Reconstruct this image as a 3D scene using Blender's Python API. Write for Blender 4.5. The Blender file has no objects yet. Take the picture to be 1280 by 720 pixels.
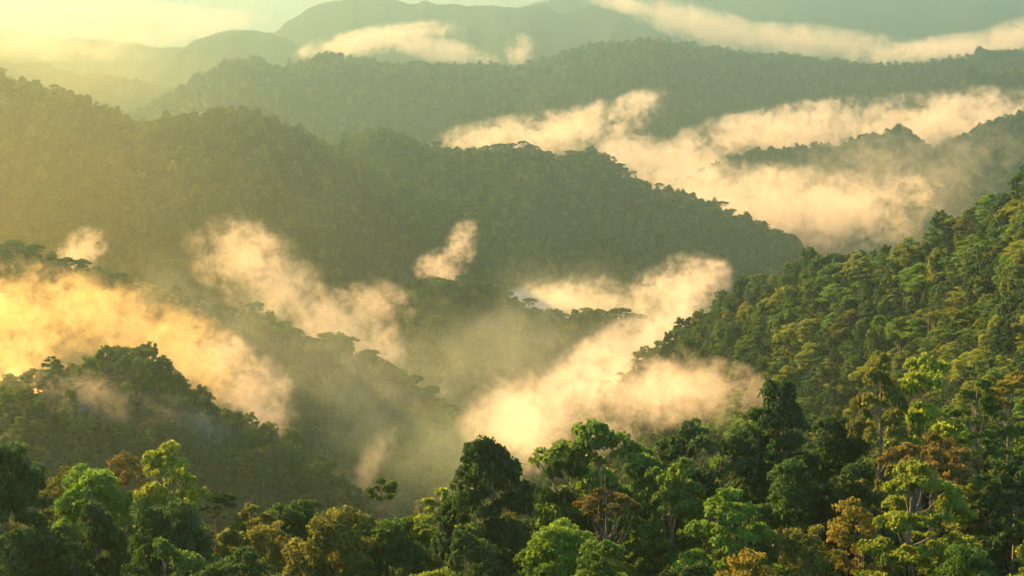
import bpy, bmesh, math, random
import numpy as np, time
T0 = time.time()
from mathutils import Vector, Matrix, Euler

# ------------------------------------------------------------------ camera, sky, sun, exposure
S = bpy.context.scene
C = S.collection
FPX = 3011.0                     # focal length in pixels of the 1280-wide photograph
PITCH = math.atan(300 / FPX)     # the horizon lies 300 px above the centre
cam_d = bpy.data.cameras.new('camera')
cam_d.sensor_width = 36.0
cam_d.lens = 36.0 * FPX / 1280
cam_d.clip_start = 0.5
cam_d.clip_end = 60000
cam = bpy.data.objects.new('camera', cam_d)
cam.location = (0, 0, 0)
cam.rotation_euler = (math.pi / 2 - PITCH, 0, 0)
C.objects.link(cam)
S.camera = cam

SUN_AZ = math.radians(-47)       # left of the view direction (+Y)
SUN_EL = math.radians(25)
W = bpy.data.worlds.new('World')
S.world = W
W.use_nodes = True
nt = W.node_tree
sky = nt.nodes.new('ShaderNodeTexSky')
sky.sky_type = 'NISHITA'
sky.sun_disc = False
sky.sun_elevation = SUN_EL
sky.sun_rotation = SUN_AZ
sky.air_density = 1.0
sky.dust_density = 0.4
bg = nt.nodes['Background']
bg.inputs['Strength'].default_value = 0.095
nt.links.new(sky.outputs[0], bg.inputs['Color'])

sd = bpy.data.lights.new('sun', 'SUN')
sd.energy = 5.0
sd.angle = math.radians(0.5)
sd.color = (1.0, 0.565, 0.11)
sun = bpy.data.objects.new('sun', sd)
sdir = Vector((math.sin(SUN_AZ) * math.cos(SUN_EL), math.cos(SUN_AZ) * math.cos(SUN_EL), math.sin(SUN_EL)))
sun.rotation_euler = sdir.to_track_quat('Z', 'Y').to_euler()
sun.location = (-300, 200, 400)
C.objects.link(sun)

S.view_settings.view_transform = 'Standard'
S.view_settings.look = 'None'
S.view_settings.exposure = 2.4
S.view_settings.gamma = 1
S.render.engine = 'CYCLES'
cy = S.cycles
cy.use_denoising = True
cy.max_bounces = 5
cy.diffuse_bounces = 2
cy.transmission_bounces = 2
cy.volume_bounces = 2
cy.transparent_max_bounces = 8
cy.use_adaptive_sampling = True
cy.adaptive_threshold = 0.03
cy.volume_step_rate = 1.0
cy.volume_max_steps = 256

HAZE_DENSITY = 0.00019
HAZE_COLOR = (0.29, 0.40, 0.33)
HAZE_G = 0.86

# ------------------------------------------------------------------ helpers
rng = np.random.default_rng(7)
random.seed(7)
CF = np.array([0, math.cos(PITCH), -math.sin(PITCH)])
CU = np.array([0, math.sin(PITCH), math.cos(PITCH)])

def at(px, py, d):
    """the world point seen at (px, py) of the photograph at horizontal distance d"""
    v = CF * FPX + np.array([1, 0, 0]) * (px - 640) - CU * (py - 360)
    return v * (d / math.hypot(v[0], v[1]))

def project(x, y, z):
    w = y * CF[1] + z * CF[2]
    u = y * CU[1] + z * CU[2]
    return 640 + FPX * x / w, 360 - FPX * u / w

def hash2(ix, iy, seed):
    h = (ix.astype(np.int64) * 374761393 + iy.astype(np.int64) * 668265263 + seed * 1442695041) & 0x7fffffff
    h = ((h ^ (h >> 13)) * 1274126177) & 0x7fffffff
    return ((h ^ (h >> 16)) & 0xffffff) / float(0xffffff)

def vnoise(x, y, seed=0):
    ix, iy = np.floor(x), np.floor(y)
    fx, fy = x - ix, y - iy
    fx, fy = fx * fx * (3 - 2 * fx), fy * fy * (3 - 2 * fy)
    a, b = hash2(ix, iy, seed), hash2(ix + 1, iy, seed)
    c, d = hash2(ix, iy + 1, seed), hash2(ix + 1, iy + 1, seed)
    return (a + (b - a) * fx) * (1 - fy) + (c + (d - c) * fx) * fy - 0.5

def fbm(x, y, seed=0, n=4):
    r, a = 0, 1.0
    for i in range(n):
        r = r + a * vnoise(x * 2 ** i, y * 2 ** i, seed + i)
        a *= 0.5
    return r

def tag(o, label=None, cat=None, group=None, kind=None):
    if label: o['label'] = label
    if cat: o['category'] = cat
    if group: o['group'] = group
    if kind: o['kind'] = kind
    return o

def mesh_np(name, V, F, mat=None, smooth=False, attr=None):
    """V (n,3), F list of int arrays (m,k)"""
    me = bpy.data.meshes.new(name)
    V = np.asarray(V, np.float32)
    me.vertices.add(len(V)); me.vertices.foreach_set('co', V.ravel())
    loops = np.concatenate([f.ravel() for f in F]).astype(np.int32)
    sizes = np.concatenate([np.full(len(f), f.shape[1]) for f in F]).astype(np.int32)
    me.loops.add(len(loops)); me.loops.foreach_set('vertex_index', loops)
    me.polygons.add(len(sizes))
    me.polygons.foreach_set('loop_start', (np.cumsum(sizes) - sizes).astype(np.int32))
    me.polygons.foreach_set('use_smooth', np.full(len(sizes), smooth))
    me.update(calc_edges=True)
    if attr is not None:
        a = me.attributes.new('shade', 'FLOAT', 'FACE')
        a.data.foreach_set('value', attr.astype(np.float32))
    if mat: me.materials.append(mat)
    return me

def link(name, me, parent=None):
    o = bpy.data.objects.new(name, me)
    C.objects.link(o)
    if parent: o.parent = parent
    return o

# ------------------------------------------------------------------ materials
def new_mat(name):
    m = bpy.data.materials.new(name); m.use_nodes = True
    t = m.node_tree; t.nodes.clear()
    out = t.nodes.new('ShaderNodeOutputMaterial')
    return m, t, out

def leaf_mat(name, mode):
    """mode 'object': colour from the tree's own object colour; 'random': from a palette by instance"""
    m, t, out = new_mat(name)
    N, L = t.nodes.new, t.links.new
    oi = N('ShaderNodeObjectInfo')
    at_ = N('ShaderNodeAttribute'); at_.attribute_name = 'shade'
    if mode == 'object':
        col = oi.outputs['Color']
    else:
        cr = N('ShaderNodeValToRGB')
        e = cr.color_ramp.elements
        pal = [(0, (.024, .060, .018)), (.3, (.034, .082, .020)), (.55, (.046, .105, .022)), (.78, (.066, .125, .024)),
               (.93, (.10, .150, .026)), (1, (.13, .135, .03))]
        e[0].position, e[0].color = 0, (*pal[0][1], 1)
        e[1].position, e[1].color = 1, (*pal[-1][1], 1)
        for p, c in pal[1:-1]:
            k = e.new(p); k.color = (*c, 1)
        L(oi.outputs['Random'], cr.inputs[0])
        col = cr.outputs[0]
    hsv = N('ShaderNodeHueSaturation')
    mr = N('ShaderNodeMapRange'); mr.inputs[3].default_value = 0.6; mr.inputs[4].default_value = 1.5
    L(at_.outputs['Fac'], mr.inputs[0]); L(mr.outputs[0], hsv.inputs['Value'])
    mh = N('ShaderNodeMapRange'); mh.inputs[3].default_value = 0.515; mh.inputs[4].default_value = 0.478
    L(at_.outputs['Fac'], mh.inputs[0]); L(mh.outputs[0], hsv.inputs['Hue'])
    L(col, hsv.inputs['Color'])
    p = N('ShaderNodeBsdfPrincipled')
    p.inputs['Roughness'].default_value = 0.55
    p.inputs['Specular IOR Level'].default_value = 0.12
    L(hsv.outputs[0], p.inputs['Base Color'])
    tr = N('ShaderNodeBsdfTranslucent')
    br = N('ShaderNodeHueSaturation'); br.inputs['Value'].default_value = 1.25; br.inputs['Hue'].default_value = 0.485
    L(hsv.outputs[0], br.inputs['Color']); L(br.outputs[0], tr.inputs[0])
    mx = N('ShaderNodeMixShader'); mx.inputs[0].default_value = 0.45
    L(p.outputs[0], mx.inputs[1]); L(tr.outputs[0], mx.inputs[2]); L(mx.outputs[0], out.inputs['Surface'])
    return m

M_LEAF = leaf_mat('foliage', 'object')
M_WOOD_FOREST = leaf_mat('forest_foliage', 'random')

def bark_mat():
    m, t, out = new_mat('bark')
    N, L = t.nodes.new, t.links.new
    tc = N('ShaderNodeTexCoord'); n = N('ShaderNodeTexNoise'); n.inputs['Scale'].default_value = 2.2; n.inputs['Detail'].default_value = 6
    cr = N('ShaderNodeValToRGB')
    cr.color_ramp.elements[0].color = (.06, .045, .03, 1); cr.color_ramp.elements[1].color = (.19, .15, .10, 1)
    cr.color_ramp.elements[0].position = .35; cr.color_ramp.elements[1].position = .7
    p = N('ShaderNodeBsdfPrincipled'); p.inputs['Roughness'].default_value = .9
    bp = N('ShaderNodeBump'); bp.inputs['Strength'].default_value = .5; bp.inputs['Distance'].default_value = .1
    L(tc.outputs['Object'], n.inputs['Vector']); L(n.outputs[0], cr.inputs[0]); L(cr.outputs[0], p.inputs['Base Color'])
    L(n.outputs[0], bp.inputs['Height']); L(bp.outputs[0], p.inputs['Normal']); L(p.outputs[0], out.inputs['Surface'])
    return m
M_BARK = bark_mat()

def ground_mat():
    m, t, out = new_mat('forest_floor')
    N, L = t.nodes.new, t.links.new
    g = N('ShaderNodeNewGeometry')
    n = N('ShaderNodeTexNoise'); n.inputs['Scale'].default_value = .09; n.inputs['Detail'].default_value = 7; n.inputs['Roughness'].default_value = .65
    n2 = N('ShaderNodeTexNoise'); n2.inputs['Scale'].default_value = .012; n2.inputs['Detail'].default_value = 4
    cr = N('ShaderNodeValToRGB')
    cr.color_ramp.elements[0].color = (.018, .032, .010, 1); cr.color_ramp.elements[1].color = (.045, .06, .018, 1)
    cr.color_ramp.elements[0].position = .35; cr.color_ramp.elements[1].position = .68
    ad = N('ShaderNodeMath'); ad.operation = 'ADD'; ml = N('ShaderNodeMath'); ml.operation = 'MULTIPLY'; ml.inputs[1].default_value = .5
    L(g.outputs['Position'], n.inputs['Vector']); L(g.outputs['Position'], n2.inputs['Vector'])
    L(n.outputs[0], ad.inputs[0]); L(n2.outputs[0], ad.inputs[1]); L(ad.outputs[0], ml.inputs[0]); L(ml.outputs[0], cr.inputs[0])
    p = N('ShaderNodeBsdfPrincipled'); p.inputs['Roughness'].default_value = 1; p.inputs['Specular IOR Level'].default_value = .1
    bp = N('ShaderNodeBump'); bp.inputs['Strength'].default_value = 1; bp.inputs['Distance'].default_value = 6
    L(n.outputs[0], bp.inputs['Height']); L(bp.outputs[0], p.inputs['Normal'])
    L(cr.outputs[0], p.inputs['Base Color']); L(p.outputs[0], out.inputs['Surface'])
    return m
M_GROUND = ground_mat()

# ------------------------------------------------------------------ terrain: every ridge stands at its own distance
# name: (distance, mean canopy height, front slope, back slope, crest rounding, canopy line in photo pixels)
RIDGES = {
 'near':  (315, 16.5, .10, .75, 14, [(-150, 575), (0, 585), (60, 595), (150, 580), (210, 600), (300, 640), (370, 630), (450, 632), (520, 625), (600, 585), (660, 590), (740, 545), (830, 565), (900, 520), (980, 505), (1060, 520), (1110, 478), (1180, 478), (1220, 490), (1280, 475), (1430, 470)]),
 'right': ([(790, 1150), (1000, 1000), (1280, 820)], 13, .5, .7, 10, [(560, 640), (700, 540), (770, 470), (800, 446), (830, 420), (860, 395), (900, 368), (940, 350), (1000, 328), (1060, 312), (1130, 300), (1180, 274), (1230, 252), (1280, 228), (1420, 175)]),
 'lowleft': (1060, 13, .55, .6, 20, [(-150, 500), (-20, 470), (60, 452), (120, 440), (160, 430), (200, 446), (230, 480), (280, 508), (330, 532), (380, 562), (450, 603), (520, 660), (650, 760)]),
 'midleft': (1600, 13, .55, .6, 25, [(-150, 262), (0, 300), (40, 308), (130, 345), (220, 372), (290, 385), (330, 388), (370, 412), (430, 428), (480, 452), (560, 500), (640, 560), (760, 660)]),
 'knoll': (2000, 13, .55, .6, 25, [(250, 560), (380, 450), (430, 408), (470, 385), (520, 365), (570, 347), (610, 354), (650, 374), (700, 395), (740, 384), (790, 394), (850, 425), (930, 470), (1100, 560)]),
 'spur': (2500, 13, .55, .5, 30, [(-150, 60), (0, 90), (60, 105), (120, 128), (180, 148), (240, 142), (290, 133), (340, 150), (420, 185), (500, 222), (600, 272), (700, 335), (800, 400), (950, 480)]),
 'mid':   (3000, 14, .55, .55, 30, [(200, 300), (400, 200), (430, 172), (480, 157), (540, 180), (600, 184), (660, 180), (700, 194), (740, 185), (800, 220), (860, 240), (920, 265), (980, 293), (1020, 318), (1090, 360), (1300, 450)]),
 'mistright': (3300, 13, .5, .5, 30, [(950, 380), (1080, 265), (1130, 226), (1180, 182), (1220, 155), (1250, 146), (1290, 138), (1450, 110)]),
 'mistcentre': (3700, 13, .5, .5, 30, [(700, 290), (860, 220), (930, 190), (980, 181), (1050, 180), (1100, 165), (1125, 152), (1150, 170), (1180, 200), (1250, 250), (1350, 300)]),
 'farright': (4300, 14, .5, .5, 30, [(980, 200), (1100, 145), (1160, 110), (1210, 86), (1250, 94), (1300, 80), (1450, 80)]),
 'back':  (5000, 14, .5, .5, 40, [(-150, 250), (50, 200), (150, 150), (200, 125), (240, 98), (280, 75), (320, 72), (355, 85), (410, 65), (445, 73), (500, 80), (640, 82), (700, 68), (750, 52), (820, 48), (860, 55), (920, 65), (1000, 70), (1070, 80), (1150, 82), (1190, 72), (1230, 66), (1300, 60), (1450, 55)]),
 'leftfar': (6500, 14, .45, .5, 50, [(-150, 66), (0, 77), (50, 80), (100, 92), (170, 100), (230, 112), (300, 140), (420, 190), (700, 260)]),
 'peak':  (8200, 10, .45, .5, 60, [(-150, 160), (60, 130), (160, 92), (210, 62), (250, 42), (290, 30), (340, 34), (380, 52), (500, 80), (640, 110), (900, 160)]),
 'leftblue': (9600, 10, .4, .4, 80, [(-200, 30), (0, 42), (60, 38), (150, 50), (230, 58), (300, 66), (360, 80), (500, 140)]),
 'massif': (9900, 10, .45, .4, 90, [(150, 150), (270, 90), (330, 45), (380, 6), (440, -8), (500, -3), (560, 0), (640, 6), (700, 8), (740, 0), (800, 10), (850, 30), (900, 45), (980, 65), (1080, 95), (1300, 150)]),
 'horizon': (12500, 10, .35, .3, 100, [(-200, 70), (300, 60), (600, 10), (800, -12), (1000, -22), (1150, -18), (1300, -12), (1500, -30)]),
}
RN = list(RIDGES)
RAZ = {}
for k, (dd, hh, sf, sb, rr, line) in RIDGES.items():
    A, D, Z = [], [], []
    for px, py in line:
        d = dd if not isinstance(dd, list) else float(np.interp(px, [q[0] for q in dd], [q[1] for q in dd]))
        p = at(px, py, d)
        A.append(math.atan2(p[0], p[1])); D.append(d); Z.append(p[2] - hh)
    RAZ[k] = (np.array(A), np.array(D), np.array(Z))

def ridge_h(k, a, d, x, y):
    dd, hh, sf, sb, rr, line = RIDGES[k]
    A, D, Z = RAZ[k]
    sd_ = RN.index(k) * 17
    Dm = np.interp(a, A, D)
    # the crest wanders in depth
    sc = 0.10 if k not in ('near',) else 0.0
    if k == 'right': sc = .03
    Dw = Dm * (1 + sc * fbm(a * 9 + sd_, a * 0 + sd_, sd_, 3))
    Zc = np.interp(a, A, Z)
    Zc = Zc * (1 + (Dw / Dm - 1))          # keep the sight line of the crest
    Zc = Zc + fbm(x / 60, y / 60 + sd_, sd_ + 3, 3) * (1.0 if k == 'near' else Dm * 0.0018) + (fbm(x / 260, y / 260, sd_ + 9, 4) * Dm * .0045 if k in ('peak', 'leftblue', 'massif', 'horizon') else 0)
    t = d - Dw
    front = t < 0
    s = np.where(front, sf, sb)
    fold = 1 + 1.0 * fbm(x / (rr * 7), d / (rr * 22), sd_ + 5, 3) * np.clip(np.abs(t) / (rr * 6), 0, 1) * (0 if k == 'near' else 1)
    at_ = np.abs(t)
    drop = s * fold * (np.sqrt(at_ ** 2 + rr ** 2) - rr)
    rav = np.abs(fbm(x / (Dm * .045) + 5 * fbm(x / 900, y / 900, sd_ + 40, 2), d / (Dm * .16), sd_ + 60, 3))
    drop = drop - (0.5 - rav * 2.2) * Dm * .008 * np.clip((at_ - rr * .5) / (rr * 4), 0, 1) * (0 if k == 'near' else 1)
    side = np.clip((np.abs(a) - math.radians(26)) / math.radians(20), 0, 1)
    return Zc - drop - side * 300 * (0.2 if k == 'near' else 1)

def base_h(d):
    return -np.interp(d, [0, 300, 900, 2600, 20000], [60, 105, 215, 520, 560])

def terrain(x, y, want_id=False):
    x = np.asarray(x, float); y = np.asarray(y, float)
    d = np.hypot(x, y) + 1e-6
    a = np.arctan2(x, y)
    h = base_h(d) + fbm(x / 160, y / 160, 90, 4) * np.clip(d / 60, 0, 26)
    idx = np.full(x.shape, -1)
    for i, k in enumerate(RN):
        r = ridge_h(k, a, d, x, y)
        if k == 'near':
            # the near shoulder runs from the photographer's slope to its crest
            r = np.where(d < 130, np.minimum(r, -2.2 - 0.58 * d * 1.0), r) if False else r
        idx = np.where(r > h, i, idx)
        # soft maximum
        w = np.clip(0.5 + (r - h) / (2 * 6.0), 0, 1)
        h = h * (1 - w) + r * w + 6.0 * w * (1 - w)
    # the slope the photographer stands on
    own = -2.2 - 0.62 * np.maximum(d - 1.5, 0) - 0.0 * a
    h = np.where(d < 200, np.maximum(own, np.minimum(h, -70 + 0 * d)), h)
    return (h, idx) if want_id else h

az = np.concatenate([np.linspace(-180, -30, 26)[:-1], np.linspace(-30, -13.5, 50)[:-1], np.linspace(-13.5, 13.5, 440)[:-1], np.linspace(13.5, 30, 50)[:-1], np.linspace(30, 180, 26)[:-1]])
rad = np.concatenate([np.geomspace(1.0, 200, 40)[:-1], np.geomspace(200, 6000, 420)[:-1], np.geomspace(6000, 16000, 90)])
AZ, RD = np.meshgrid(np.radians(az), rad)
GX, GY = np.sin(AZ) * RD, np.cos(AZ) * RD
GZ, GI = terrain(GX, GY, True)
AZR = np.radians(az)
terrain_exact = terrain
def terrain(x, y, want_id=False):
    """height and ridge of the built ground mesh at (x, y)"""
    x = np.asarray(x, float); y = np.asarray(y, float)
    d = np.hypot(x, y); a = np.arctan2(x, y)
    ci = np.clip(np.searchsorted(AZR, a) - 1, 0, len(AZR) - 2); ri = np.clip(np.searchsorted(rad, d) - 1, 0, len(rad) - 2)
    u = (a - AZR[ci]) / (AZR[ci + 1] - AZR[ci]); v = (d - rad[ri]) / (rad[ri + 1] - rad[ri])
    h = (GZ[ri, ci] * (1 - u) + GZ[ri, ci + 1] * u) * (1 - v) + (GZ[ri + 1, ci] * (1 - u) + GZ[ri + 1, ci + 1] * u) * v
    return (h, GI[ri, ci]) if want_id else h
nr, na = GX.shape
V = np.stack([GX.ravel(), GY.ravel(), GZ.ravel()], 1)
i = np.arange(nr - 1)[:, None] * na; j = np.arange(na)[None, :]; j2 = (j + 1) % na
F = np.stack([i + j, i + na + j, i + na + j2, i + j2], -1).reshape(-1, 4)[:, ::-1]
V = np.vstack([V, [[0, 0, -2.2]]])
cap = np.stack([np.full(na, nr * na), np.arange(na), (np.arange(na) + 1) % na], 1)[:, ::-1]
ground = link('terrain', mesh_np('terrain', V, [F, cap], M_GROUND, True))
tag(ground, 'forested mountain ground of ridges and valleys under the trees', 'terrain', kind='structure')

# ------------------------------------------------------------------ trees
def unit(v): return v / (np.linalg.norm(v, axis=-1, keepdims=True) + 1e-9)

def leaves(centres, radii, n_each, size, rg, flat=0.75, sub=7, subr=.42, jitter=.75):
    """leaf-sized quads over lumps of lumps"""
    P, Nn, Sh = [], [], []
    for c, r, n in zip(centres, radii, n_each):
        sd_ = unit(rg.normal(size=(sub, 3))); sd_[:, 2] = np.abs(sd_[:, 2]) * 1.0 - 0.25
        sc = c + sd_ * r * np.array([.72, .72, .55 * flat / .75])
        which = rg.integers(0, sub, n)
        u = unit(rg.normal(size=(n, 3))); u[:, 2] = np.where(u[:, 2] < -.2, -u[:, 2], u[:, 2]); u = unit(u)
        rr = r * subr * (0.70 + 0.38 * rg.random(n))[:, None] * np.array([1, 1, flat])
        P.append(sc[which] + u * rr)
        Nn.append(unit(u + jitter * rg.normal(size=(n, 3))))
        Sh.append(np.clip(.5 + .18 * rg.normal(size=n) + .16 * rg.normal(), 0, 1))
    P, Nn, Sh = np.vstack(P), np.vstack(Nn), np.concatenate(Sh)
    n = len(P)
    t = unit(np.cross(Nn, rg.normal(size=(n, 3)))); b = np.cross(Nn, t)
    s = (size * (.6 + .8 * rg.random(n)))[:, None]
    droop = np.array([0, 0, -1]) * s * .22
    v = np.stack([P - t * s * 0.62 + droop, P - b * s * .36, P + t * s * 0.62 + droop, P + b * s * .36], 1).reshape(-1, 3)
    f = np.arange(4 * n).reshape(n, 4)
    return v, f, Sh

def tube(path, radii, k=6):
    path = np.asarray(path, float); n = len(path)
    T = np.gradient(path, axis=0); T = unit(T)
    ref = np.array([0.31, 0.95, 0.05]); U = unit(np.cross(T, ref)); Wv = np.cross(T, U)
    th = np.linspace(0, 2 * np.pi, k, endpoint=False)
    ring = np.cos(th)[None, :, None] * U[:, None, :] + np.sin(th)[None, :, None] * Wv[:, None, :]
    v = (path[:, None, :] + ring * np.asarray(radii)[:, None, None]).reshape(-1, 3)
    i = np.arange(n - 1)[:, None] * k; j = np.arange(k)[None, :]
    f = np.stack([i + j, i + (j + 1) % k, i + k + (j + 1) % k, i + k + j], -1).reshape(-1, 4)
    cap = np.arange(k)[None, :] + (n - 1) * k
    return v, f, cap

def limb(p0, p1, r0, r1, rg, sag=.12, n=6):
    t = np.linspace(0, 1, n)[:, None]
    p0, p1 = np.array(p0, float), np.array(p1, float)
    L = np.linalg.norm(p1 - p0)
    q = p0 + (p1 - p0) * t
    q[:, 2] += (np.sin(t[:, 0] * np.pi) * -sag * L)
    q[1:-1] += rg.normal(size=(n - 2, 3)) * L * .03
    return q, np.linspace(r0, r1, n)

# every style is built at height 1 unit = 1 m for a tree 16 m tall with a crown about 12 m wide (then scaled)
def crown_plan(style, rg):
    """clump centres and radii, trunk top, leaf flatness"""
    Cc, R = [], []
    def addc(x, y, z, r): Cc.append((x, y, z)); R.append(r)
    if style == 'dome':                     # closed round crown down low
        for q in range(46):
            u = unit(rg.normal(size=3)); u[2] = abs(u[2])
            k = .62 + .38 * rg.random()
            addc(u[0] * 4.7 * k, u[1] * 4.7 * k, 8.6 + u[2] * 6.0 * k, 1.35 + .7 * rg.random())
        for q in range(20):
            th = rg.random() * 6.283; addc(4.6 * math.cos(th), 4.6 * math.sin(th), 5 + 4 * rg.random(), 1.3 + .5 * rg.random())
        top = 11
    elif style == 'layered':                # wide plates of foliage, stepped
        for lv, (z, rad_, n) in enumerate([(6.5, 5.2, 11), (9, 5.0, 12), (11.4, 4.2, 11), (13.4, 2.8, 7), (14.8, 1.2, 3)]):
            for q in range(n):
                th = rg.random() * 6.283; k = math.sqrt(rg.random()) * .5 + .5
                addc(rad_ * k * math.cos(th), rad_ * k * math.sin(th), z + rg.normal() * .35, 1.1 + .6 * rg.random())
        top = 13.4
    elif style == 'open':                   # separate tufts on visible limbs
        for q in range(32):
            u = unit(rg.normal(size=3)); u[2] = abs(u[2]) * .9
            k = .7 + .3 * rg.random()
            addc(u[0] * 5.4 * k, u[1] * 5.4 * k, 8.2 + u[2] * 6.6 * k, 1.0 + .8 * rg.random())
        top = 10.5
    elif style == 'column':                 # tall narrow, foliage all the way down
        for q in range(46):
            z = 2.5 + 12.6 * rg.random(); w = 3.0 * math.sin(min(1, (z + 3) / 14) * math.pi * .62) * (.75 + .5 * rg.random())
            w *= np.interp(z, [2, 12, 15.5], [1, 1, .35])
            th = rg.random() * 6.283
            addc(w * math.cos(th), w * math.sin(th), z, .9 + .55 * rg.random())
        top = 14.5
    elif style == 'umbrella':               # flat head on a bare stem
        for q in range(26):
            th = rg.random() * 6.283; k = math.sqrt(rg.random())
            addc(5.6 * k * math.cos(th), 5.6 * k * math.sin(th), 14.2 - 2.2 * k * k + rg.normal() * .3, 1.0 + .5 * rg.random())
        for q in range(6):
            th = rg.random() * 6.283; addc(3.2 * math.cos(th), 3.2 * math.sin(th), 10.5 + rg.random(), .8)
        top = 12.8
    elif style == 'bush':                   # low cushions to the ground
        for q in range(44):
            u = unit(rg.normal(size=3)); u[2] = abs(u[2])
            k = .55 + .45 * rg.random()
            addc(u[0] * 5.0 * k, u[1] * 5.0 * k, 3.5 + u[2] * 11 * k * .98, 1.5 + .7 * rg.random())
        top = 9
    elif style == 'twin':                   # two or three heads at different heights
        heads = [(-2.2, 0, 13.2, 2.1), (2.4, .6, 12.0, 2.5), (.4, -1.5, 9.3, 2.7), (-2.8, 1.2, 8.2, 1.9), (3.3, -1, 7.8, 1.8)]
        for hx, hy, hz, hr in heads:
            for q in range(11):
                u = unit(rg.normal(size=3)); addc(hx + u[0] * hr * .75, hy + u[1] * hr * .75, hz + u[2] * hr * .62 + .3, .85 + .45 * rg.random())
        top = 11.5
    elif style == 'lollipop':               # small ball on a thin stem
        for q in range(16):
            u = unit(rg.normal(size=3)); addc(u[0] * 3.6, u[1] * 3.6, 12.2 + u[2] * 2.2, 1.35)
        top = 12
    elif style == 'peak':                   # broad with a raised pointed top
        for q in range(64):
            z = 4 + 11.2 * rg.random() ** .85; w = np.interp(z, [3, 7, 11, 13.5, 15.6], [5.0, 5.4, 4.0, 2.0, .7]) * (.7 + .35 * rg.random())
            th = rg.random() * 6.283; addc(w * math.cos(th), w * math.sin(th), z, 1.05 + .75 * rg.random())
        top = 13.5
    elif style == 'thin':                   # thin twiggy crown with light leafing
        for q in range(30):
            u = unit(rg.normal(size=3)); u[2] = abs(u[2])
            k = .4 + .6 * rg.random()
            addc(u[0] * 4.4 * k, u[1] * 4.4 * k, 8.2 + u[2] * 7 * k, .9 + .7 * rg.random())
        top = 12.5
    return np.array(Cc), np.array(R), top

def build_tree(style, seed, nleaf, size, mat, limbs=True):
    rg = np.random.default_rng(seed)
    Cc, R, top = crown_plan(style, rg)
    w = R ** 2; ne = np.maximum(4, (nleaf * w / w.sum())).astype(int)
    dens = {'thin': .55, 'open': .85}.get(style, 1.0)
    ne = np.maximum(3, ne * dens).astype(int)
    v, f, sh = leaves(Cc, R, ne, size, rg, flat=.6 if style in ('layered', 'umbrella') else .8, sub=8 if nleaf > 3000 else 5)
    crown = mesh_np('crown', v, [f], mat, False, sh)
    lean = rg.normal(size=2) * .35
    tp = np.array([[0, 0, -3], [0, 0, 0], [lean[0] * .4, lean[1] * .4, top * .35], [lean[0], lean[1], top * .7], [lean[0] * .6, lean[1] * .6, top]])
    parts = [tube(tp, [.46, .40, .31, .22, .12], 8)]
    if limbs:
        pick = rg.choice(len(Cc), min(len(Cc), {'open': 24, 'umbrella': 12, 'thin': 18}.get(style, 14)), replace=False)
        for q in pick:
            c = Cc[q]; hz = min(top * .95, max(1.5, c[2] - 1.0 - np.hypot(c[0], c[1]) * (.4 if style == 'umbrella' else .7)))
            tt = hz / top
            p0 = [np.interp(hz, tp[:, 2], tp[:, 0]), np.interp(hz, tp[:, 2], tp[:, 1]), hz]
            parts.append(tube(*limb(p0, c, .15 * (1.1 - .5 * tt), .035, rg), 5))
    V, Fq, Fc, off = [], [], {}, 0
    for v, f, c in parts:
        V.append(v); Fq.append(f + off); Fc.setdefault(c.shape[1], []).append(c + off); off += len(v)
    trunk = mesh_np('trunk', np.vstack(V), [np.vstack(Fq)] + [np.vstack(x) for x in Fc.values()], M_BARK, True)
    return trunk, crown

NEAR = {}
for s_i, (st, cnt, nl, sz) in enumerate([('dome', 3, 15000, .36), ('layered', 3, 12000, .36), ('open', 3, 7500, .38), ('column', 2, 11000, .34),
                        ('umbrella', 2, 8000, .36), ('bush', 3, 15000, .38), ('twin', 1, 11000, .34), ('lollipop', 1, 5000, .5), ('peak', 2, 15000, .38), ('thin', 2, 6500, .34)]):
    NEAR[st] = [build_tree(st, 100 + s_i * 10 + q, nl, sz, M_LEAF) for q in range(cnt)]

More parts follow.
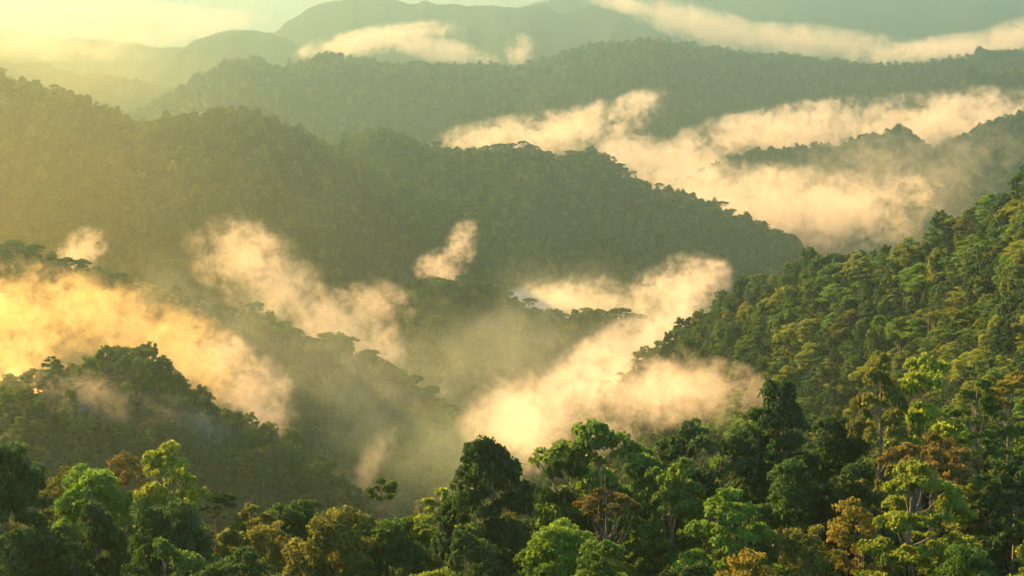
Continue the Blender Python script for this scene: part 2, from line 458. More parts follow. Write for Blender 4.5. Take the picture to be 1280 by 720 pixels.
PAL = {'dark green': (.024, .062, .018), 'deep green': (.030, .080, .018), 'green': (.052, .125, .020), 'bright green': (.088, .195, .022),
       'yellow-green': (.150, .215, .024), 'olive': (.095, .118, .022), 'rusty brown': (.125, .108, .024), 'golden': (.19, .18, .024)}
TREES = []
used_proto = {}
def tree(x, y, z, height, width, style, colour, group, rotz=None, variant=None, rnd=random):
    """tree > trunk, crown; width and height in metres"""
    protos = NEAR[style]; k = rnd.randrange(len(protos)) if variant is None else variant
    trunk, crown = protos[k]
    o = bpy.data.objects.new('tree', None); C.objects.link(o)
    o.empty_display_size = 1
    o.location = (x, y, z)
    o.rotation_euler = (0, 0, rnd.random() * 6.283 if rotz is None else rotz)
    nat_w = {'dome': 12, 'layered': 12, 'open': 12, 'column': 8.0, 'umbrella': 13, 'bush': 12, 'twin': 10, 'lollipop': 9.5, 'peak': 12.5, 'thin': 10.5}[style]
    s = width / nat_w
    if (style, k) in used_proto:
        ct, cc = (q.copy() for q in used_proto[(style, k)])
        C.objects.link(ct); C.objects.link(cc)
    else:
        ct = bpy.data.objects.new('trunk', trunk); cc = bpy.data.objects.new('crown', crown)
        C.objects.link(ct); C.objects.link(cc)
        used_proto[(style, k)] = (ct, cc)
    ct.parent = o; cc.parent = o
    qz = min(rnd.uniform(1.15, 1.4) * s, height / 15.0)
    if style in ('column', 'twin', 'peak'): qz = height / 16
    if style == 'lollipop': qz = 1.25 * s
    ct.scale = (s, s, (height - 4.2 * qz) / 12.0)
    cc.scale = (s, s * rnd.uniform(.9, 1.1), qz); cc.location = (0, 0, height - 16.2 * qz)
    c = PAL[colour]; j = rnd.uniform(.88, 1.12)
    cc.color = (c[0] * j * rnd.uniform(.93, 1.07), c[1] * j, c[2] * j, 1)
    px, py = project(x, y, z + height)
    o['category'] = 'tree'; o['group'] = group
    TREES.append(dict(o=o, px=px, py=py, style=style, colour=colour, w=width, h=height, d=math.hypot(x, y), z=z, x=x, y=y))
    return o

# the near trees one can point to: px, py of the top, crown width in px, distance, style, colour, short name, label
FEAT = [
 (8, 543, 95, 262, 'dome', 'dark green', 'dark tree at the left edge', 'dark green round tree cut off by the left edge of the picture'),
 (75, 573, 70, 300, 'thin', 'olive', 'thin olive tree', 'olive brown thin-leaved tree between the left edge tree and the bright green dome'),
 (118, 564, 98, 285, 'dome', 'bright green', 'bright green dome on the left', 'bright green dome-shaped tree on the left skyline beside a rusty treetop'),
 (158, 556, 62, 300, 'thin', 'rusty brown', 'rusty treetop on the left', 'small rusty orange treetop between the bright green dome and the tall tufted tree'),
 (210, 538, 88, 290, 'open', 'yellow-green', 'tall tufted tree on the left', 'tall open tree with loose tufts of leaves standing highest on the left skyline'),
 (212, 598, 105, 270, 'dome', 'dark green', 'dark dome under the tufted tree', 'dark green domed tree directly under the tall tufted tree on the left'),
 (268, 606, 62, 296, 'umbrella', 'dark green', 'small flat-topped dark tree', 'small dark flat-topped tree right of the dark dome on the left skyline'),
 (312, 625, 85, 285, 'layered', 'olive', 'loose olive tree', 'loose olive tree in the low dip of the left skyline'),
 (368, 607, 82, 300, 'dome', 'deep green', 'round green tree in the dip', 'round deep green tree rising just right of the dip in the skyline'),
 (418, 622, 125, 268, 'dome', 'olive', 'big rusty olive dome', 'large rusty olive dome left of the small ball-headed tree'),
 (478, 590, 36, 300, 'lollipop', 'green', 'ball-headed tree', 'small ball-headed tree on a thin bare stem on the skyline'),
 (510, 611, 85, 303, 'bush', 'green', 'green bushy tree by the ball-headed tree', 'green bushy tree just right of the ball-headed tree'),
 (548, 608, 62, 300, 'layered', 'yellow-green', 'yellow-green tree by the big peaked one', 'yellow-green tree tucked against the left side of the big peaked dark tree'),
 (612, 543, 140, 282, 'peak', 'dark green', 'big peaked dark tree', 'big dark green tree with a pointed raised top, largest in the centre'),
 (538, 682, 75, 246, 'bush', 'yellow-green', 'yellow-green bush in the centre foot', 'bright yellow-green bushy crown at the bottom edge, left of centre'),
 (663, 590, 50, 290, 'open', 'deep green', 'small dark tree beside the snag', 'small dark tree between the big peaked tree and the bare snag'),
 (745, 504, 160, 288, 'open', 'green', 'wide open tree against the mist', 'wide open-crowned green tree standing against the bright central mist'),
 (707, 540, 58, 285, 'twin', 'deep green', 'tree with leafy trunk against the mist', 'slimmer dark tree with leaf-covered trunk at the left side of the wide open tree'),
 (826, 538, 78, 298, 'open', 'green', 'small open tree right of the wide one', 'small open-crowned tree on the skyline between the wide open tree and the lacy dark one'),
 (757, 602, 72, 268, 'umbrella', 'rusty brown', 'orange-topped tree', 'flat orange-topped tree below the wide open tree'),
 (700, 633, 105, 258, 'dome', 'bright green', 'bright lumpy dome in the centre foot', 'bright green lumpy dome near the bottom, below the bare snag'),
 (750, 655, 95, 247, 'bush', 'green', 'green bushy crown at the foot', 'green bushy crown at the bottom edge, right of the bright lumpy dome'),
 (845, 562, 88, 280, 'column', 'green', 'tall draped green tree', 'tall green tree with foliage draped down its sides, below the small open tree'),
 (893, 492, 125, 292, 'open', 'dark green', 'lacy dark tree', 'lacy dark tree with mist showing through its crown on the skyline'),
 (972, 476, 95, 294, 'peak', 'dark green', 'dark tree left of the gap', 'tall dark green tree right of the lacy one on the skyline'),
 (1040, 506, 100, 300, 'dome', 'dark green', 'dark dome beside the tall pair', 'dark domed tree just left of the tall draped pair on the right'),
 (912, 597, 118, 262, 'layered', 'bright green', 'bright layered tree', 'bright yellowish green layered tree below the lacy dark tree'),
 (1100, 440, 62, 284, 'column', 'olive', 'slender draped tree', 'tall slender tree draped with vines on the right skyline'),
 (1152, 430, 100, 290, 'twin', 'yellow-green', 'tall many-headed tree', 'tallest many-headed tree on the right skyline, beside the slender draped tree'),
 (1165, 528, 110, 268, 'umbrella', 'rusty brown', 'rusty flat dome on the right', 'rusty brown flat dome below the tall many-headed tree'),
 (1222, 470, 78, 300, 'layered', 'green', 'green tree near the right edge', 'green layered tree on the skyline near the right edge'),
 (1264, 453, 85, 306, 'umbrella', 'golden', 'golden flat crown at the right edge', 'golden flat crown on the skyline at the right edge'),
 (1150, 560, 150, 258, 'layered', 'yellow-green', 'big pale layered tree', 'big pale yellow-green layered tree filling the lower right'),
 (930, 676, 110, 240, 'thin', 'golden', 'golden thin-leaved tree at the foot', 'golden thin-leaved tree at the bottom edge below the bright layered tree'),
 (1010, 640, 95, 258, 'thin', 'olive', 'olive thin tree on the right', 'olive thin-leaved tree between the bright layered tree and the big pale layered one'),
 (860, 668, 85, 250, 'bush', 'dark green', 'dark bush at the foot', 'dark green bushy crown at the bottom edge, left of the golden thin-leaved tree'),
 (1208, 672, 90, 244, 'dome', 'green', 'round green tree low on the right', 'round green tree at the bottom edge near the right corner'),
 (1272, 560, 90, 270, 'column', 'dark green', 'dark column at the right edge', 'dark tall narrow tree cut off by the right edge of the picture'),
 (45, 640, 110, 258, 'dome', 'dark green', 'dark dome low on the left', 'broad dark green dome low on the left, under the olive tree'),
 (125, 625, 105, 262, 'peak', 'dark green', 'dark peaked tree under the bright dome', 'dark peaked tree directly under the bright green dome on the left'),
 (215, 655, 100, 252, 'bush', 'green', 'green cushion low on the left', 'green cushion-shaped crown low on the left under the dark dome'),
 (300, 672, 110, 248, 'layered', 'deep green', 'deep green layered tree at the foot', 'deep green layered tree at the bottom edge, below the loose olive tree'),
 (340, 640, 75, 275, 'thin', 'olive', 'thin olive tree by the round one', 'thin olive tree just below the round deep green tree in the dip'),
 (590, 640, 110, 262, 'bush', 'dark green', 'dark mass under the peaked tree', 'dark bushy crown directly under the big peaked tree'),
 (480, 624, 105, 272, 'dome', 'deep green', 'deep green dome under the ball-headed tree', 'deep green dome directly under the ball-headed tree'),
 (1060, 560, 90, 275, 'bush', 'dark green', 'dark crown in the right hollow', 'dark crown in the hollow under the dark dome on the right'),
 (985, 560, 95, 276, 'dome', 'deep green', 'deep green dome in the right hollow', 'deep green dome in the hollow right of the bright layered tree'),
 (1075, 610, 85, 262, 'thin', 'golden', 'golden thin tree', 'golden thin tree on the left flank of the big pale layered tree'),
]
G_NEAR = 'trees on the near slope'
FEATS = []
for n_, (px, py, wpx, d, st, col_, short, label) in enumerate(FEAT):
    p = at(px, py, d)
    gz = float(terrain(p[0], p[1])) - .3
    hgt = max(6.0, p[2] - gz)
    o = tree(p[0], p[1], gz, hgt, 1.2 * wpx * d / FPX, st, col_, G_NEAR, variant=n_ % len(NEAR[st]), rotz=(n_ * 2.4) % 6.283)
    o['label'] = label
    TREES[-1]['short'] = short
    FEATS.append(TREES[-1])

# the bare snag against the mist
def snag():
    rg = np.random.default_rng(5)
    p = at(690, 600, 286); gz = float(terrain(p[0], p[1]))
    o = bpy.data.objects.new('dead_tree', None); C.objects.link(o); o.location = (p[0], p[1], gz - .3)
    tag(o, 'bare dead snag leaning left against the central mist', 'dead tree')
    H = p[2] - gz
    parts = [tube(*limb((0, 0, 0), (0.2, 0, H), .28, .16, rg, 0), 7)]
    br = [tube(*limb((0.2, 0, H), (-1.5, 0, H + 2.4), .15, .05, rg, .03), 6), tube(*limb((-.5, 0, H + .95), (-.7, .4, H + 2.2), .06, .03, rg, .02), 5), tube(*limb((0.1, 0, H - 1.5), (1.3, -.3, H - .2), .10, .04, rg, .05), 5)]
    for nm, ps in (('trunk', parts), ('branch', br)):
        V, Fq, Fc, off = [], [], [], 0
        for v, f, c in ps:
            link_v = v; V.append(v); Fq.append(f + off); Fc.append(c + off); off += len(v)
        if nm == 'trunk':
            link('trunk', mesh_np('trunk', np.vstack(V), [np.vstack(Fq)] + Fc, M_BARK, True), o)
        else:
            for (v, f, c) in ps:
                link('branch', mesh_np('branch', v, [f, c], M_BARK, True), o)
snag()

# filling trees of the near slope
sky_px = [-60, 0, 60, 118, 158, 235, 262, 300, 330, 368, 400, 440, 505, 548, 575, 612, 660, 680, 700, 745, 800, 826, 870, 893, 940, 972, 1010, 1040, 1080, 1100, 1152, 1190, 1222, 1264, 1340]
sky_py = [556, 556, 590, 580, 585, 600, 620, 640, 645, 625, 635, 632, 632, 628, 600, 575, 600, 625, 600, 575, 575, 562, 560, 545, 520, 500, 510, 520, 510, 480, 470, 480, 485, 470, 470]
rr_ = random.Random(21)
placed = [(t['x'], t['y'], t['w'] * .38) for t in FEATS]
fill_n = 0
for tries in range(9000):
    if fill_n >= 96: break
    d = rr_.uniform(232, 336); px = rr_.uniform(-50, 1330)
    a = math.atan((px - 640) / FPX)
    x, y = math.sin(a) * d, math.cos(a) * d
    w = rr_.uniform(6.0, 9.5)
    if any((x - q[0]) ** 2 + (y - q[1]) ** 2 < (q[2] + w * .30) ** 2 for q in placed): continue
    gz = float(terrain(x, y)) - .3
    h = rr_.uniform(9.5, 15)
    tpx, tpy = project(x, y, gz + h)
    lim = float(np.interp(tpx, sky_px, sky_py)) + rr_.uniform(8, 26)
    if tpy < lim:
        ztop = at(tpx, lim, d)[2]; h = ztop - gz
        if h < 7: continue
        tpy = lim
    if tpy > 735: continue
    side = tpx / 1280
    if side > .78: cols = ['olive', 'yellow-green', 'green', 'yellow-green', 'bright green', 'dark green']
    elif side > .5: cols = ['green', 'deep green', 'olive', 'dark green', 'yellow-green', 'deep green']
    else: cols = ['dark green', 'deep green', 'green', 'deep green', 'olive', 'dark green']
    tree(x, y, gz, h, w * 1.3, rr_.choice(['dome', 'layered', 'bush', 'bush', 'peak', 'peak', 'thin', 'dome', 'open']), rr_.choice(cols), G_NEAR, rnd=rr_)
    placed.append((x, y, w * .34)); fill_n += 1

# ------------------------------------------------------------------ the right-hand slope: single trees
slope = []
rs = random.Random(4)
RI = RN.index('right')
for tries in range(40000):
    px = rs.uniform(770, 1330); d = rs.uniform(600, 1180)
    a = math.atan((px - 640) / FPX); x, y = math.sin(a) * d, math.cos(a) * d
    h_, id_ = terrain(x, y, True)
    if int(id_) != RI: continue
    cd = float(np.interp(a, RAZ['right'][0], RAZ['right'][1]))
    if d > cd + 16: continue
    tpx, tpy = project(x, y, float(h_) + 12)
    lim = float(np.interp(tpx, sky_px, sky_py))
    if tpy > lim + 12: continue
    if any((x - q[0]) ** 2 + ((y - q[1]) * 1.0) ** 2 < 8.2 ** 2 for q in slope): continue
    slope.append((x, y, float(h_)))
slope.sort(key=lambda q: math.hypot(q[0], q[1]))
SINGLE = 155
keep_slope = slope[:SINGLE] if len(slope) > SINGLE else slope
rest_slope = slope[SINGLE:]
G_SLOPE = 'trees on the sunlit right-hand slope'
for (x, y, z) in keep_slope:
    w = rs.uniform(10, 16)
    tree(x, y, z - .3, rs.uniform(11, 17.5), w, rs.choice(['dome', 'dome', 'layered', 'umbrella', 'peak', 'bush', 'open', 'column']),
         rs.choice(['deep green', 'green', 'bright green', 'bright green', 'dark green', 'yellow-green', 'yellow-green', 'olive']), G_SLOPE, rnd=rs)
print('near fill', fill_n, 'slope', len(slope))

# ------------------------------------------------------------------ labels for the trees that have no short name
SLOPE_REF = {'wide open tree against the mist': 'wide open tree', 'small open tree right of the wide one': 'small open tree', 'lacy dark tree': 'lacy dark tree',
 'dark tree left of the gap': 'dark peaked tree', 'dark dome beside the tall pair': 'dark domed tree', 'slender draped tree': 'slender draped tree',
 'tall many-headed tree': 'tall many-headed tree', 'green tree near the right edge': 'green layered tree', 'golden flat crown at the right edge': 'golden flat crown', 'tall draped green tree': 'draped green tree'}
SHAPE = {'dome': 'round-headed', 'layered': 'layered', 'open': 'open-crowned', 'column': 'narrow', 'umbrella': 'flat-topped', 'bush': 'bushy', 'twin': 'many-headed', 'peak': 'peaked', 'thin': 'thin-leaved', 'lollipop': 'ball-headed'}
sky_feats = [f for f in FEATS if f['py'] < np.interp(f['px'], sky_px, sky_py) + 15]
by = {}
for t in TREES:
    if 'short' in t: continue
    desc = f"{t['colour']} {SHAPE[t['style']]} tree"
    if t['o']['group'] == G_NEAR:
        f = min(FEATS, key=lambda q: abs(q['px'] - t['px']) + 1.2 * abs(q['py'] - t['py']))
        dx, dy = t['px'] - f['px'], t['py'] - f['py']
        if t['px'] < -8 or t['px'] > 1288: rel = 'at the picture edge beside'
        elif abs(dy) > abs(dx): rel = 'just below' if dy > 0 else 'just above'
        else: rel = 'just right of' if dx > 0 else 'just left of'
        lab = f"{desc} {rel} the {f['short']}"
    else:
        desc = f"{t['colour']} {SHAPE[t['style']]} tree"
        cr_ = np.interp(t['px'], [790, 830, 860, 940, 1060, 1130, 1180, 1280], [455, 420, 395, 350, 312, 300, 274, 228])
        dd_ = t['py'] - cr_
        row = 'cresting' if dd_ < 14 else 'high on' if dd_ < 60 else 'halfway down' if dd_ < 115 else 'low on'
        f = min([q for q in sky_feats if q['px'] > 740 and q['short'] in SLOPE_REF], key=lambda q: abs(q['px'] - t['px']))
        lab = f"{desc} {row} the right slope, above the {SLOPE_REF[f['short']]}"
    by.setdefault(lab, []).append(t)
ORD = ['first', 'second', 'third', 'fourth', 'fifth', 'sixth']
for lab, ts in by.items():
    ts.sort(key=lambda q: q['px'])
    for n_, t in enumerate(ts):
        t['o']['label'] = lab if len(ts) == 1 else (('left ' if n_ == 0 else 'right ') + lab if len(ts) == 2 else ('leftmost ' if n_ == 0 else 'rightmost ' if n_ == len(ts) - 1 else ORD[n_] + ' ') + lab)

# ------------------------------------------------------------------ far forests: too many to count, one object for each hill
proto_col = bpy.data.collections.new('forest_tree_kinds')
for q, st in enumerate(['dome', 'dome', 'layered', 'umbrella', 'peak', 'bush', 'open', 'dome', 'bush', 'column']):
    tr, cr_ = build_tree(st, 300 + q, 1500, .95, M_WOOD_FOREST, limbs=st in ('umbrella', 'open'))
    bm = bmesh.new(); bm.from_mesh(cr_)
    me = bpy.data.meshes.new('forest_tree')
    me.materials.append(M_WOOD_FOREST); me.materials.append(M_BARK)
    n0 = len(bm.faces); bm.from_mesh(tr)
    bm.faces.ensure_lookup_table()
    for fc in bm.faces[n0:]: fc.material_index = 1
    bm.to_mesh(me); bm.free()
    proto_col.objects.link(bpy.data.objects.new('forest_tree', me))

def forest_nodes():
    g = bpy.data.node_groups.new('forest_of_trees', 'GeometryNodeTree')
    g.interface.new_socket('Geometry', in_out='INPUT', socket_type='NodeSocketGeometry')
    g.interface.new_socket('Geometry', in_out='OUTPUT', socket_type='NodeSocketGeometry')
    N, L = g.nodes.new, g.links.new
    gi, go = N('NodeGroupInput'), N('NodeGroupOutput')
    m2p = N('GeometryNodeMeshToPoints')
    ci = N('GeometryNodeCollectionInfo'); ci.inputs['Collection'].default_value = proto_col
    ci.inputs['Separate Children'].default_value = True; ci.inputs['Reset Children'].default_value = True
    ip = N('GeometryNodeInstanceOnPoints'); ip.inputs['Pick Instance'].default_value = True
    def named(nm, typ):
        k = N('GeometryNodeInputNamedAttribute'); k.data_type = typ; k.inputs['Name'].default_value = nm; return k.outputs['Attribute']
    L(gi.outputs[0], m2p.inputs['Mesh']); L(m2p.outputs[0], ip.inputs['Points']); L(ci.outputs[0], ip.inputs['Instance'])
    L(named('pick', 'INT'), ip.inputs['Instance Index'])
    L(named('size', 'FLOAT_VECTOR'), ip.inputs['Scale'])
    e2r = N('FunctionNodeEulerToRotation'); L(named('turn', 'FLOAT_VECTOR'), e2r.inputs[0]); L(e2r.outputs[0], ip.inputs['Rotation'])
    L(ip.outputs[0], go.inputs[0])
    return g
FG = forest_nodes()

def forest(name, label, P, scale, crest=None):
    n = len(P)
    me = bpy.data.meshes.new(name); me.vertices.add(n); me.vertices.foreach_set('co', np.asarray(P, np.float32).ravel()); me.update()
    rg = np.random.default_rng(n)
    a = me.attributes.new('pick', 'INT', 'POINT'); pk = rg.integers(0, 10, n).astype(np.int32)
    tall = np.zeros(n, bool) if crest is None else crest & (rg.random(n) < .16)
    pk[tall] = 3; a.data.foreach_set('value', pk)
    sc = scale * (.72 + .55 * rg.random(n) ** 1.4)[:, None] * np.array([.88, .88, 1]) * (1 + .12 * rg.normal(size=(n, 3)))
    patch = fbm(np.asarray(P)[:, 0] / 45, np.asarray(P)[:, 1] / 60, 11, 3); sc *= (1 + .42 * patch)[:, None]
    big = rg.random(n) < (.035 if scale < .97 else 0); sc[big] *= np.array([1.2, 1.2, 1.3])
    sc[tall] = scale * (1.05 + .4 * rg.random(int(tall.sum())))[:, None] * np.array([1, 1, 1.05])
    a = me.attributes.new('size', 'FLOAT_VECTOR', 'POINT'); a.data.foreach_set('vector', sc.astype(np.float32).ravel())
    tn = np.zeros((n, 3)); tn[:, 2] = rg.random(n) * 6.283
    a = me.attributes.new('turn', 'FLOAT_VECTOR', 'POINT'); a.data.foreach_set('vector', tn.astype(np.float32).ravel())
    o = link(name, me); md = o.modifiers.new('forest', 'NODES'); md.node_group = FG
    return tag(o, label, 'forest', kind='stuff')

# running visibility limit along each column of the terrain
TAN = GZ / RD
front_cols = (az > -14.5) & (az < 14.5)
canopy = (GZ + 5) / RD
RUN = np.maximum.accumulate(np.where(RD > 215, canopy, -9), axis=0)
RUN = np.vstack([np.full((1, na), -9), RUN[:-1]])
azr = np.radians(az)
def run_at(a, d):
    ci = np.clip(np.searchsorted(azr, a), 0, na - 1); ri = np.clip(np.searchsorted(rad, d) - 1, 0, nr - 1)
    return RUN[ri, ci]

FOREST = {
 'undergrowth': (225, 420, 4.2, .5, 'dark low undergrowth filling the gaps between the near trees'),
 'scrub': (560, 1300, 5.0, .55, 'low green scrub closing the gaps between trees on the right-hand slope'),
 'near': (330, 560, 7.5, .8, 'dark green wooded slope falling away behind the near trees'),
 'right': (560, 1400, 6.5, .85, 'sunlit green forest filling in the steep right-hand slope'),
 'lowleft': (800, 1300, 7.5, .85, 'misty green forest on the low hill behind the near trees on the left'),
 'midleft': (1250, 1900, 8, .88, 'hazy green forest on the hill descending from the left to the centre'),
 'knoll': (1600, 2350, 8, .9, 'blue-green forest on the small rounded hill in the centre'),
 'spur': (1900, 2800, 8.5, .92, 'golden hazy forest on the long ridge coming in from the left'),
 'mid': (2400, 3350, 8.5, .95, 'dark hazy forest on the ridge with umbrella treetops across the middle'),
 'mistright': (2700, 3900, 9.5, 1.0, 'forest on the slope emerging from mist at the right edge'),
 'mistcentre': (3050, 4500, 9.5, 1.0, 'forest on the knoll showing through the bright bank of mist'),
 'farright': (3700, 5100, 10, 1.0, 'dark forest on the small ridge above the mist at the right edge'),
 'back': (4000, 6000, 11, 1.15, 'teal forest on the long back ridge under the far mountains'),
 'leftfar': (5600, 7100, 14, 1.25, 'pale golden forest on the low ridge at the far upper left'),
}
tot = 0
for k, (d0, d1, sp, sc, label) in FOREST.items():
    i_ = RN.index({'undergrowth': 'near', 'scrub': 'right'}.get(k, k))
    area = (d1 ** 2 - d0 ** 2) / 2 * math.radians(27)
    n = int(area / (sp * sp))
    # jittered grid in metres, no two stems too close
    gx = np.arange(-d1 * .26, d1 * .26, sp); gy = np.arange(d0 * .96, d1, sp)
    X, Y = np.meshgrid(gx, gy); X[::2] += sp / 2
    X = X + rng.uniform(-.42, .42, X.shape) * sp; Y = Y + rng.uniform(-.42, .42, Y.shape) * sp
    X, Y = X.ravel(), Y.ravel(); D_ = np.hypot(X, Y); A_ = np.arctan2(X, Y)
    m = (np.abs(A_) < math.radians(13.6)) & (D_ > d0) & (D_ < d1)
    X, Y, D_, A_ = X[m], Y[m], D_[m], A_[m]
    Z_, I_ = terrain(X, Y, True)
    m = (I_ == i_) | ((I_ == -1) & (k in ('lowleft', 'knoll', 'midleft')))
    m &= (Z_ + 17 * sc) / D_ > run_at(A_, D_) - .002
    X, Y, D_, A_, Z_ = X[m], Y[m], D_[m], A_[m], Z_[m]
    if k == 'right' and keep_slope:
        ks = np.array(keep_slope)
        mm = np.ones(len(X), bool)
        for q in ks: mm &= (X - q[0]) ** 2 + (Y - q[1]) ** 2 > 4.5 ** 2
        X, Y, Z_, D_, A_ = X[mm], Y[mm], Z_[mm], D_[mm], A_[mm]
    if len(X) == 0: continue
    tot += len(X)
    forest('undergrowth' if k in ('undergrowth', 'scrub') else 'forest', label, np.stack([X, Y, Z_ - .5], 1), sc, (np.abs(D_ - np.interp(A_, RAZ[k][0], RAZ[k][1])) < 60) if k in ('mid', 'midleft', 'knoll', 'farright', 'mistright') else None)
print('forest trees', tot)

# ------------------------------------------------------------------ mist banks in the valleys
def mist(label, blobs, density, noise_scale, g=.35, rough=2.3, soft=.9, step=.35, color=(.90, .80, .72), detail=5, fine=.95):
    """blobs: px, py, distance, half width px, half height px, half depth m, tilt degrees (in the picture plane)"""
    cs = [at(b[0], b[1], b[2]) for b in blobs]
    ctr = np.mean(cs, axis=0)
    bm = bmesh.new()
    spec = []
    for b, c in zip(blobs, cs):
        mpp = b[2] / FPX
        R3 = (b[3] * mpp * 1.3, b[5] * 1.3, b[4] * mpp * 1.3)
        rot = Euler((0, math.radians(b[6]), 0))
        spec.append((c - ctr, R3, rot))
        Mx = Matrix.LocRotScale(Vector(c - ctr), rot, Vector(R3))
        for th in range(12):
            for ph in range(-2, 3):
                t_, p_ = th * math.pi / 6, ph * math.pi / 4.6
                v = Vector((math.cos(t_) * math.cos(p_), math.sin(t_) * math.cos(p_), math.sin(p_))) * 1.22
                bm.verts.new(Mx @ v)
    bmesh.ops.convex_hull(bm, input=bm.verts)
    bmesh.ops.delete(bm, geom=[v for v in bm.verts if not v.link_faces], context='VERTS')
    me = bpy.data.meshes.new('mist'); bm.to_mesh(me); bm.free()
    m, t, out = new_mat('mist')
    N, L = t.nodes.new, t.links.new
    tc = N('ShaderNodeTexCoord')
    mp = N('ShaderNodeMapping'); mp.inputs['Scale'].default_value = (1.3 / noise_scale, .8 / noise_scale, 1.35 / noise_scale)
    seed = sum(ord(c) for c in label) % 97
    mp.inputs['Location'].default_value = (seed, seed * .7, 3)
    mp.inputs['Rotation'].default_value = (0, math.radians(blobs[0][6] * .7), 0)
    nz = N('ShaderNodeTexNoise'); nz.inputs['Scale'].default_value = 1; nz.inputs['Detail'].default_value = detail; nz.inputs['Roughness'].default_value = .72
    nz.inputs['Distortion'].default_value = .35
    L(tc.outputs['Object'], mp.inputs['Vector']); L(mp.outputs[0], nz.inputs['Vector'])
    n2 = N('ShaderNodeTexNoise'); n2.inputs['Scale'].default_value = 3.7; n2.inputs['Detail'].default_value = 4; n2.inputs['Roughness'].default_value = .65; n2.inputs['Distortion'].default_value = .8
    L(mp.outputs[0], n2.inputs['Vector'])
    nm = N('ShaderNodeMath'); nm.operation = 'MULTIPLY_ADD'; nm.inputs[1].default_value = fine; L(n2.outputs[0], nm.inputs[0]); L(nz.outputs[0], nm.inputs[2])
    prev = None
    for c, R3, rot in spec:
        q = N('ShaderNodeMapping'); q.vector_type = 'TEXTURE'
        q.inputs['Location'].default_value = c; q.inputs['Rotation'].default_value = rot; q.inputs['Scale'].default_value = R3
        L(tc.outputs['Object'], q.inputs['Vector'])
        ln = N('ShaderNodeVectorMath'); ln.operation = 'LENGTH'; L(q.outputs[0], ln.inputs[0])
        sb_ = N('ShaderNodeMath'); sb_.operation = 'SUBTRACT'; sb_.inputs[0].default_value = 1.0; L(ln.outputs['Value'], sb_.inputs[1])
        if prev is None: prev = sb_.outputs[0]
        else:
            mx = N('ShaderNodeMath'); mx.operation = 'SMOOTH_MAX'; mx.inputs[2].default_value = .18
            L(prev, mx.inputs[0]); L(sb_.outputs[0], mx.inputs[1]); prev = mx.outputs[0]
    # density = clamp(shape + rough * (noise - .5)) 
    ns = N('ShaderNodeMath'); ns.operation = 'MULTIPLY_ADD'; ns.inputs[1].default_value = rough * 2; ns.inputs[2].default_value = -rough * (1 + fine)
    L(nm.outputs[0], ns.inputs[0])
    ad = N('ShaderNodeMath'); ad.operation = 'ADD'; L(prev, ad.inputs[0]); L(ns.outputs[0], ad.inputs[1])
    mr = N('ShaderNodeMapRange'); mr.interpolation_type = 'SMOOTHSTEP'
    mr.inputs[1].default_value = .02; mr.inputs[2].default_value = .02 + soft; mr.inputs[3].default_value = 0; mr.inputs[4].default_value = density
    L(ad.outputs[0], mr.inputs[0])
    # nothing at the very edge of the bank
    ed = N('ShaderNodeMapRange'); ed.inputs[1].default_value = -.2; ed.inputs[2].default_value = 0.02; L(prev, ed.inputs[0])
    mu = N('ShaderNodeMath'); mu.operation = 'MULTIPLY'; L(mr.outputs[0], mu.inputs[0]); L(ed.outputs[0], mu.inputs[1])
    pv = N('ShaderNodeVolumePrincipled')
    pv.inputs['Color'].default_value = (*color, 1); pv.inputs['Anisotropy'].default_value = g
    L(mu.outputs[0], pv.inputs['Density']); L(pv.outputs[0], out.inputs['Volume'])
    m.cycles.volume_step_rate = step
    me.materials.append(m)
    o = link('mist', me); o.location = Vector(ctr)
    tag(o, label, 'mist', group='banks of mist in the valleys', kind='stuff')
    return o

mist('large bright bank of mist between the middle ridge and the back ridge on the right',
     [(610, 172, 3900, 62, 18, 80, -12), (700, 168, 3900, 90, 24, 90, -14), (790, 134, 3900, 36, 14, 60, -25),
      (850, 215, 3900, 120, 30, 130, 10), (1000, 265, 3450, 160, 40, 180, 6), (990, 162, 4000, 110, 24, 100, -8), (1170, 148, 3950, 110, 26, 100, -6), (1275, 146, 3900, 80, 17, 80, -8),
      (1110, 268, 3400, 110, 40, 120, 0)], .012, 80)
mist('thin veil of mist on the wooded slopes at the right edge', [(1170, 230, 3150, 90, 60, 60, -10), (1060, 215, 3500, 90, 34, 60, -10)], .0026, 80)
mist('drifting mist over the far valley below the central mountain', [(470, 50, 6800, 75, 13, 160, -10), (540, 60, 6800, 60, 12, 140, 12), (650, 62, 6800, 14, 15, 80, 30)], .011, 90)
mist('long streak of mist below the far mountains on the upper right', [(790, 8, 7600, 60, 8, 160, 14), (880, 32, 7600, 70, 17, 200, 14), (1000, 50, 7600, 95, 15, 200, 4)], .008, 80, rough=2.7)
mist('white mist behind the back ridge at the right edge', [(1180, 60, 6200, 90, 12, 160, -6), (1270, 45, 6200, 60, 16, 140, -14)], .009, 90, rough=2.5)
mist('golden cloud bank in the sky at the upper left', [(40, 52, 7300, 110, 16, 160, 6), (190, 40, 7300, 110, 14, 160, -8), (120, 12, 7300, 140, 10, 160, 3)], .005, 100, rough=2.5)
mist('orange glowing mist around the low hill at the left edge',
     [(0, 395, 1330, 110, 50, 50, 0), (110, 392, 1330, 120, 34, 50, 10), (25, 480, 1150, 60, 55, 36, 0), (230, 440, 1330, 80, 40, 45, 28)], .012, 30, color=(1, .76, .40))  # the sun's orange glow is painted into this bank's own colour
mist('broad golden veil of thin mist over the valley at the left', [(-40, 240, 1850, 540, 270, 260, 10)], .00026, 200, rough=.3, soft=1.0, color=(1, .74, .14), g=.6)  # added veil, its golden tint imitates warm sunlight on the left
mist('pale golden veil over the farthest valley at the upper left', [(60, 95, 5900, 260, 60, 300, 0)], .0005, 260, rough=.5, soft=1.0, color=(1, .76, .22), g=.6)  # another added veil, warm light put into its yellow colour
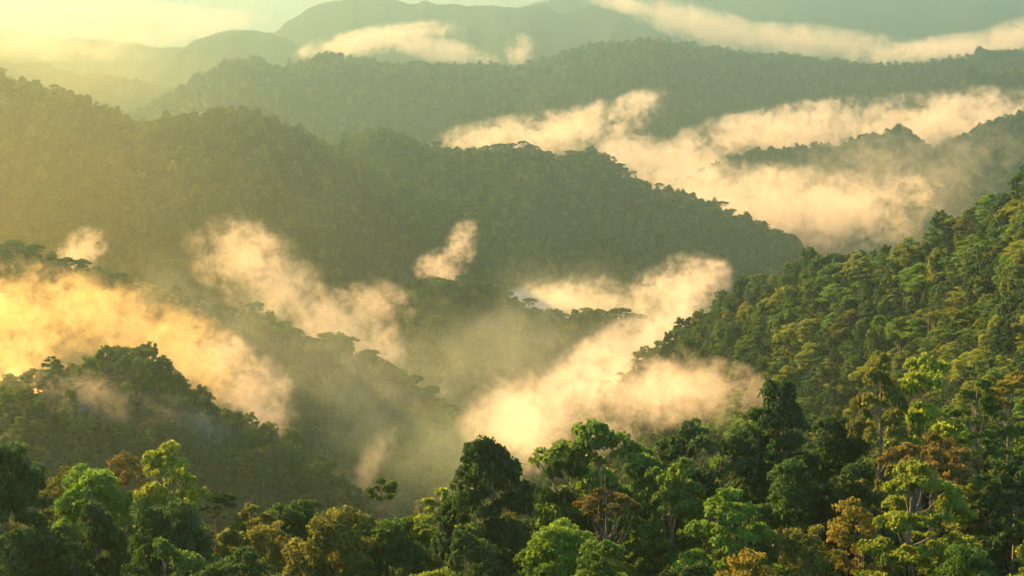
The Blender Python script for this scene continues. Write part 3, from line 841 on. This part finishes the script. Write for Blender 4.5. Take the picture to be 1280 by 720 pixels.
mist('ragged patch of mist on the flank behind the low left hill', [(325, 500, 1330, 52, 34, 40, 50), (280, 450, 1350, 40, 22, 36, 40)], .012, 34)
mist('torn wisps of mist drifting across the low left hill', [(120, 500, 1030, 90, 26, 18, 10), (215, 520, 1030, 60, 18, 16, 20)], .010, 22)
mist('small golden wisp on the left above the mist bank', [(102, 312, 1900, 26, 18, 22, -35)], .020, 22)
mist('billowing mist rising between the left hill and the long ridge',
     [(300, 318, 2000, 52, 34, 50, 10), (340, 355, 1950, 60, 40, 50, 35), (420, 405, 1850, 65, 30, 50, 25), (475, 430, 1800, 24, 46, 36, -15), (470, 380, 1900, 40, 24, 40, 0)], .009, 36)
mist('small upright wisp of mist in front of the long ridge', [(576, 308, 2050, 16, 26, 22, 25), (552, 335, 2050, 26, 18, 22, 0)], .020, 24)
mist('thin mist behind the small rounded hill in the centre', [(700, 375, 2250, 60, 22, 50, -10), (850, 362, 2200, 50, 30, 50, -20), (740, 380, 2250, 50, 16, 50, 0)], .018, 42)
mist('bright mist pouring up the central valley behind the near trees',
     [(860, 486, 850, 90, 26, 40, 4), (745, 500, 900, 105, 42, 50, -12), (640, 530, 1000, 48, 50, 44, 0), (775, 445, 1330, 80, 28, 45, -28), (835, 400, 1400, 34, 28, 36, -35)], .014, 30)
mist('soft luminous mist spread between the hills in the middle distance', [(380, 450, 1500, 230, 70, 90, 22), (620, 450, 1750, 210, 70, 90, -8), (120, 470, 1120, 170, 60, 40, 8), (760, 390, 2150, 160, 50, 90, 10)], .0022, 110, rough=.9, soft=1.0, color=(.80, .86, .70))
mist('faint pale wisp low over the dark valley', [(470, 572, 1150, 14, 36, 18, 30)], .006, 20)
mist('thin veil of mist lying in the deep valley left of centre', [(560, 570, 1400, 150, 60, 120, 0), (430, 520, 1500, 110, 50, 90, 25)], .0020, 100, rough=.8, color=(.66, .80, .55))

# ------------------------------------------------------------------ the air
bpy.ops.mesh.primitive_cube_add(size=1)
hz = bpy.context.object; hz.name = 'haze'
zb = float(V[:, 2].min()) - 1.0; zt = max(float(V[:, 2].max()) + 60, 460)
hz.scale = (34000, 34000, zt - zb); hz.location = (0, 0, (zt + zb) / 2)
hm, ht, ho = new_mat('haze')
pv = ht.nodes.new('ShaderNodeVolumePrincipled')
pv.inputs['Color'].default_value = (*HAZE_COLOR, 1)
pv.inputs['Density'].default_value = HAZE_DENSITY
pv.inputs['Anisotropy'].default_value = HAZE_G
ht.links.new(pv.outputs[0], ho.inputs['Volume'])
hz.data.materials.append(hm)
tag(hz, 'golden haze filling the air over the valleys', 'haze', kind='stuff')
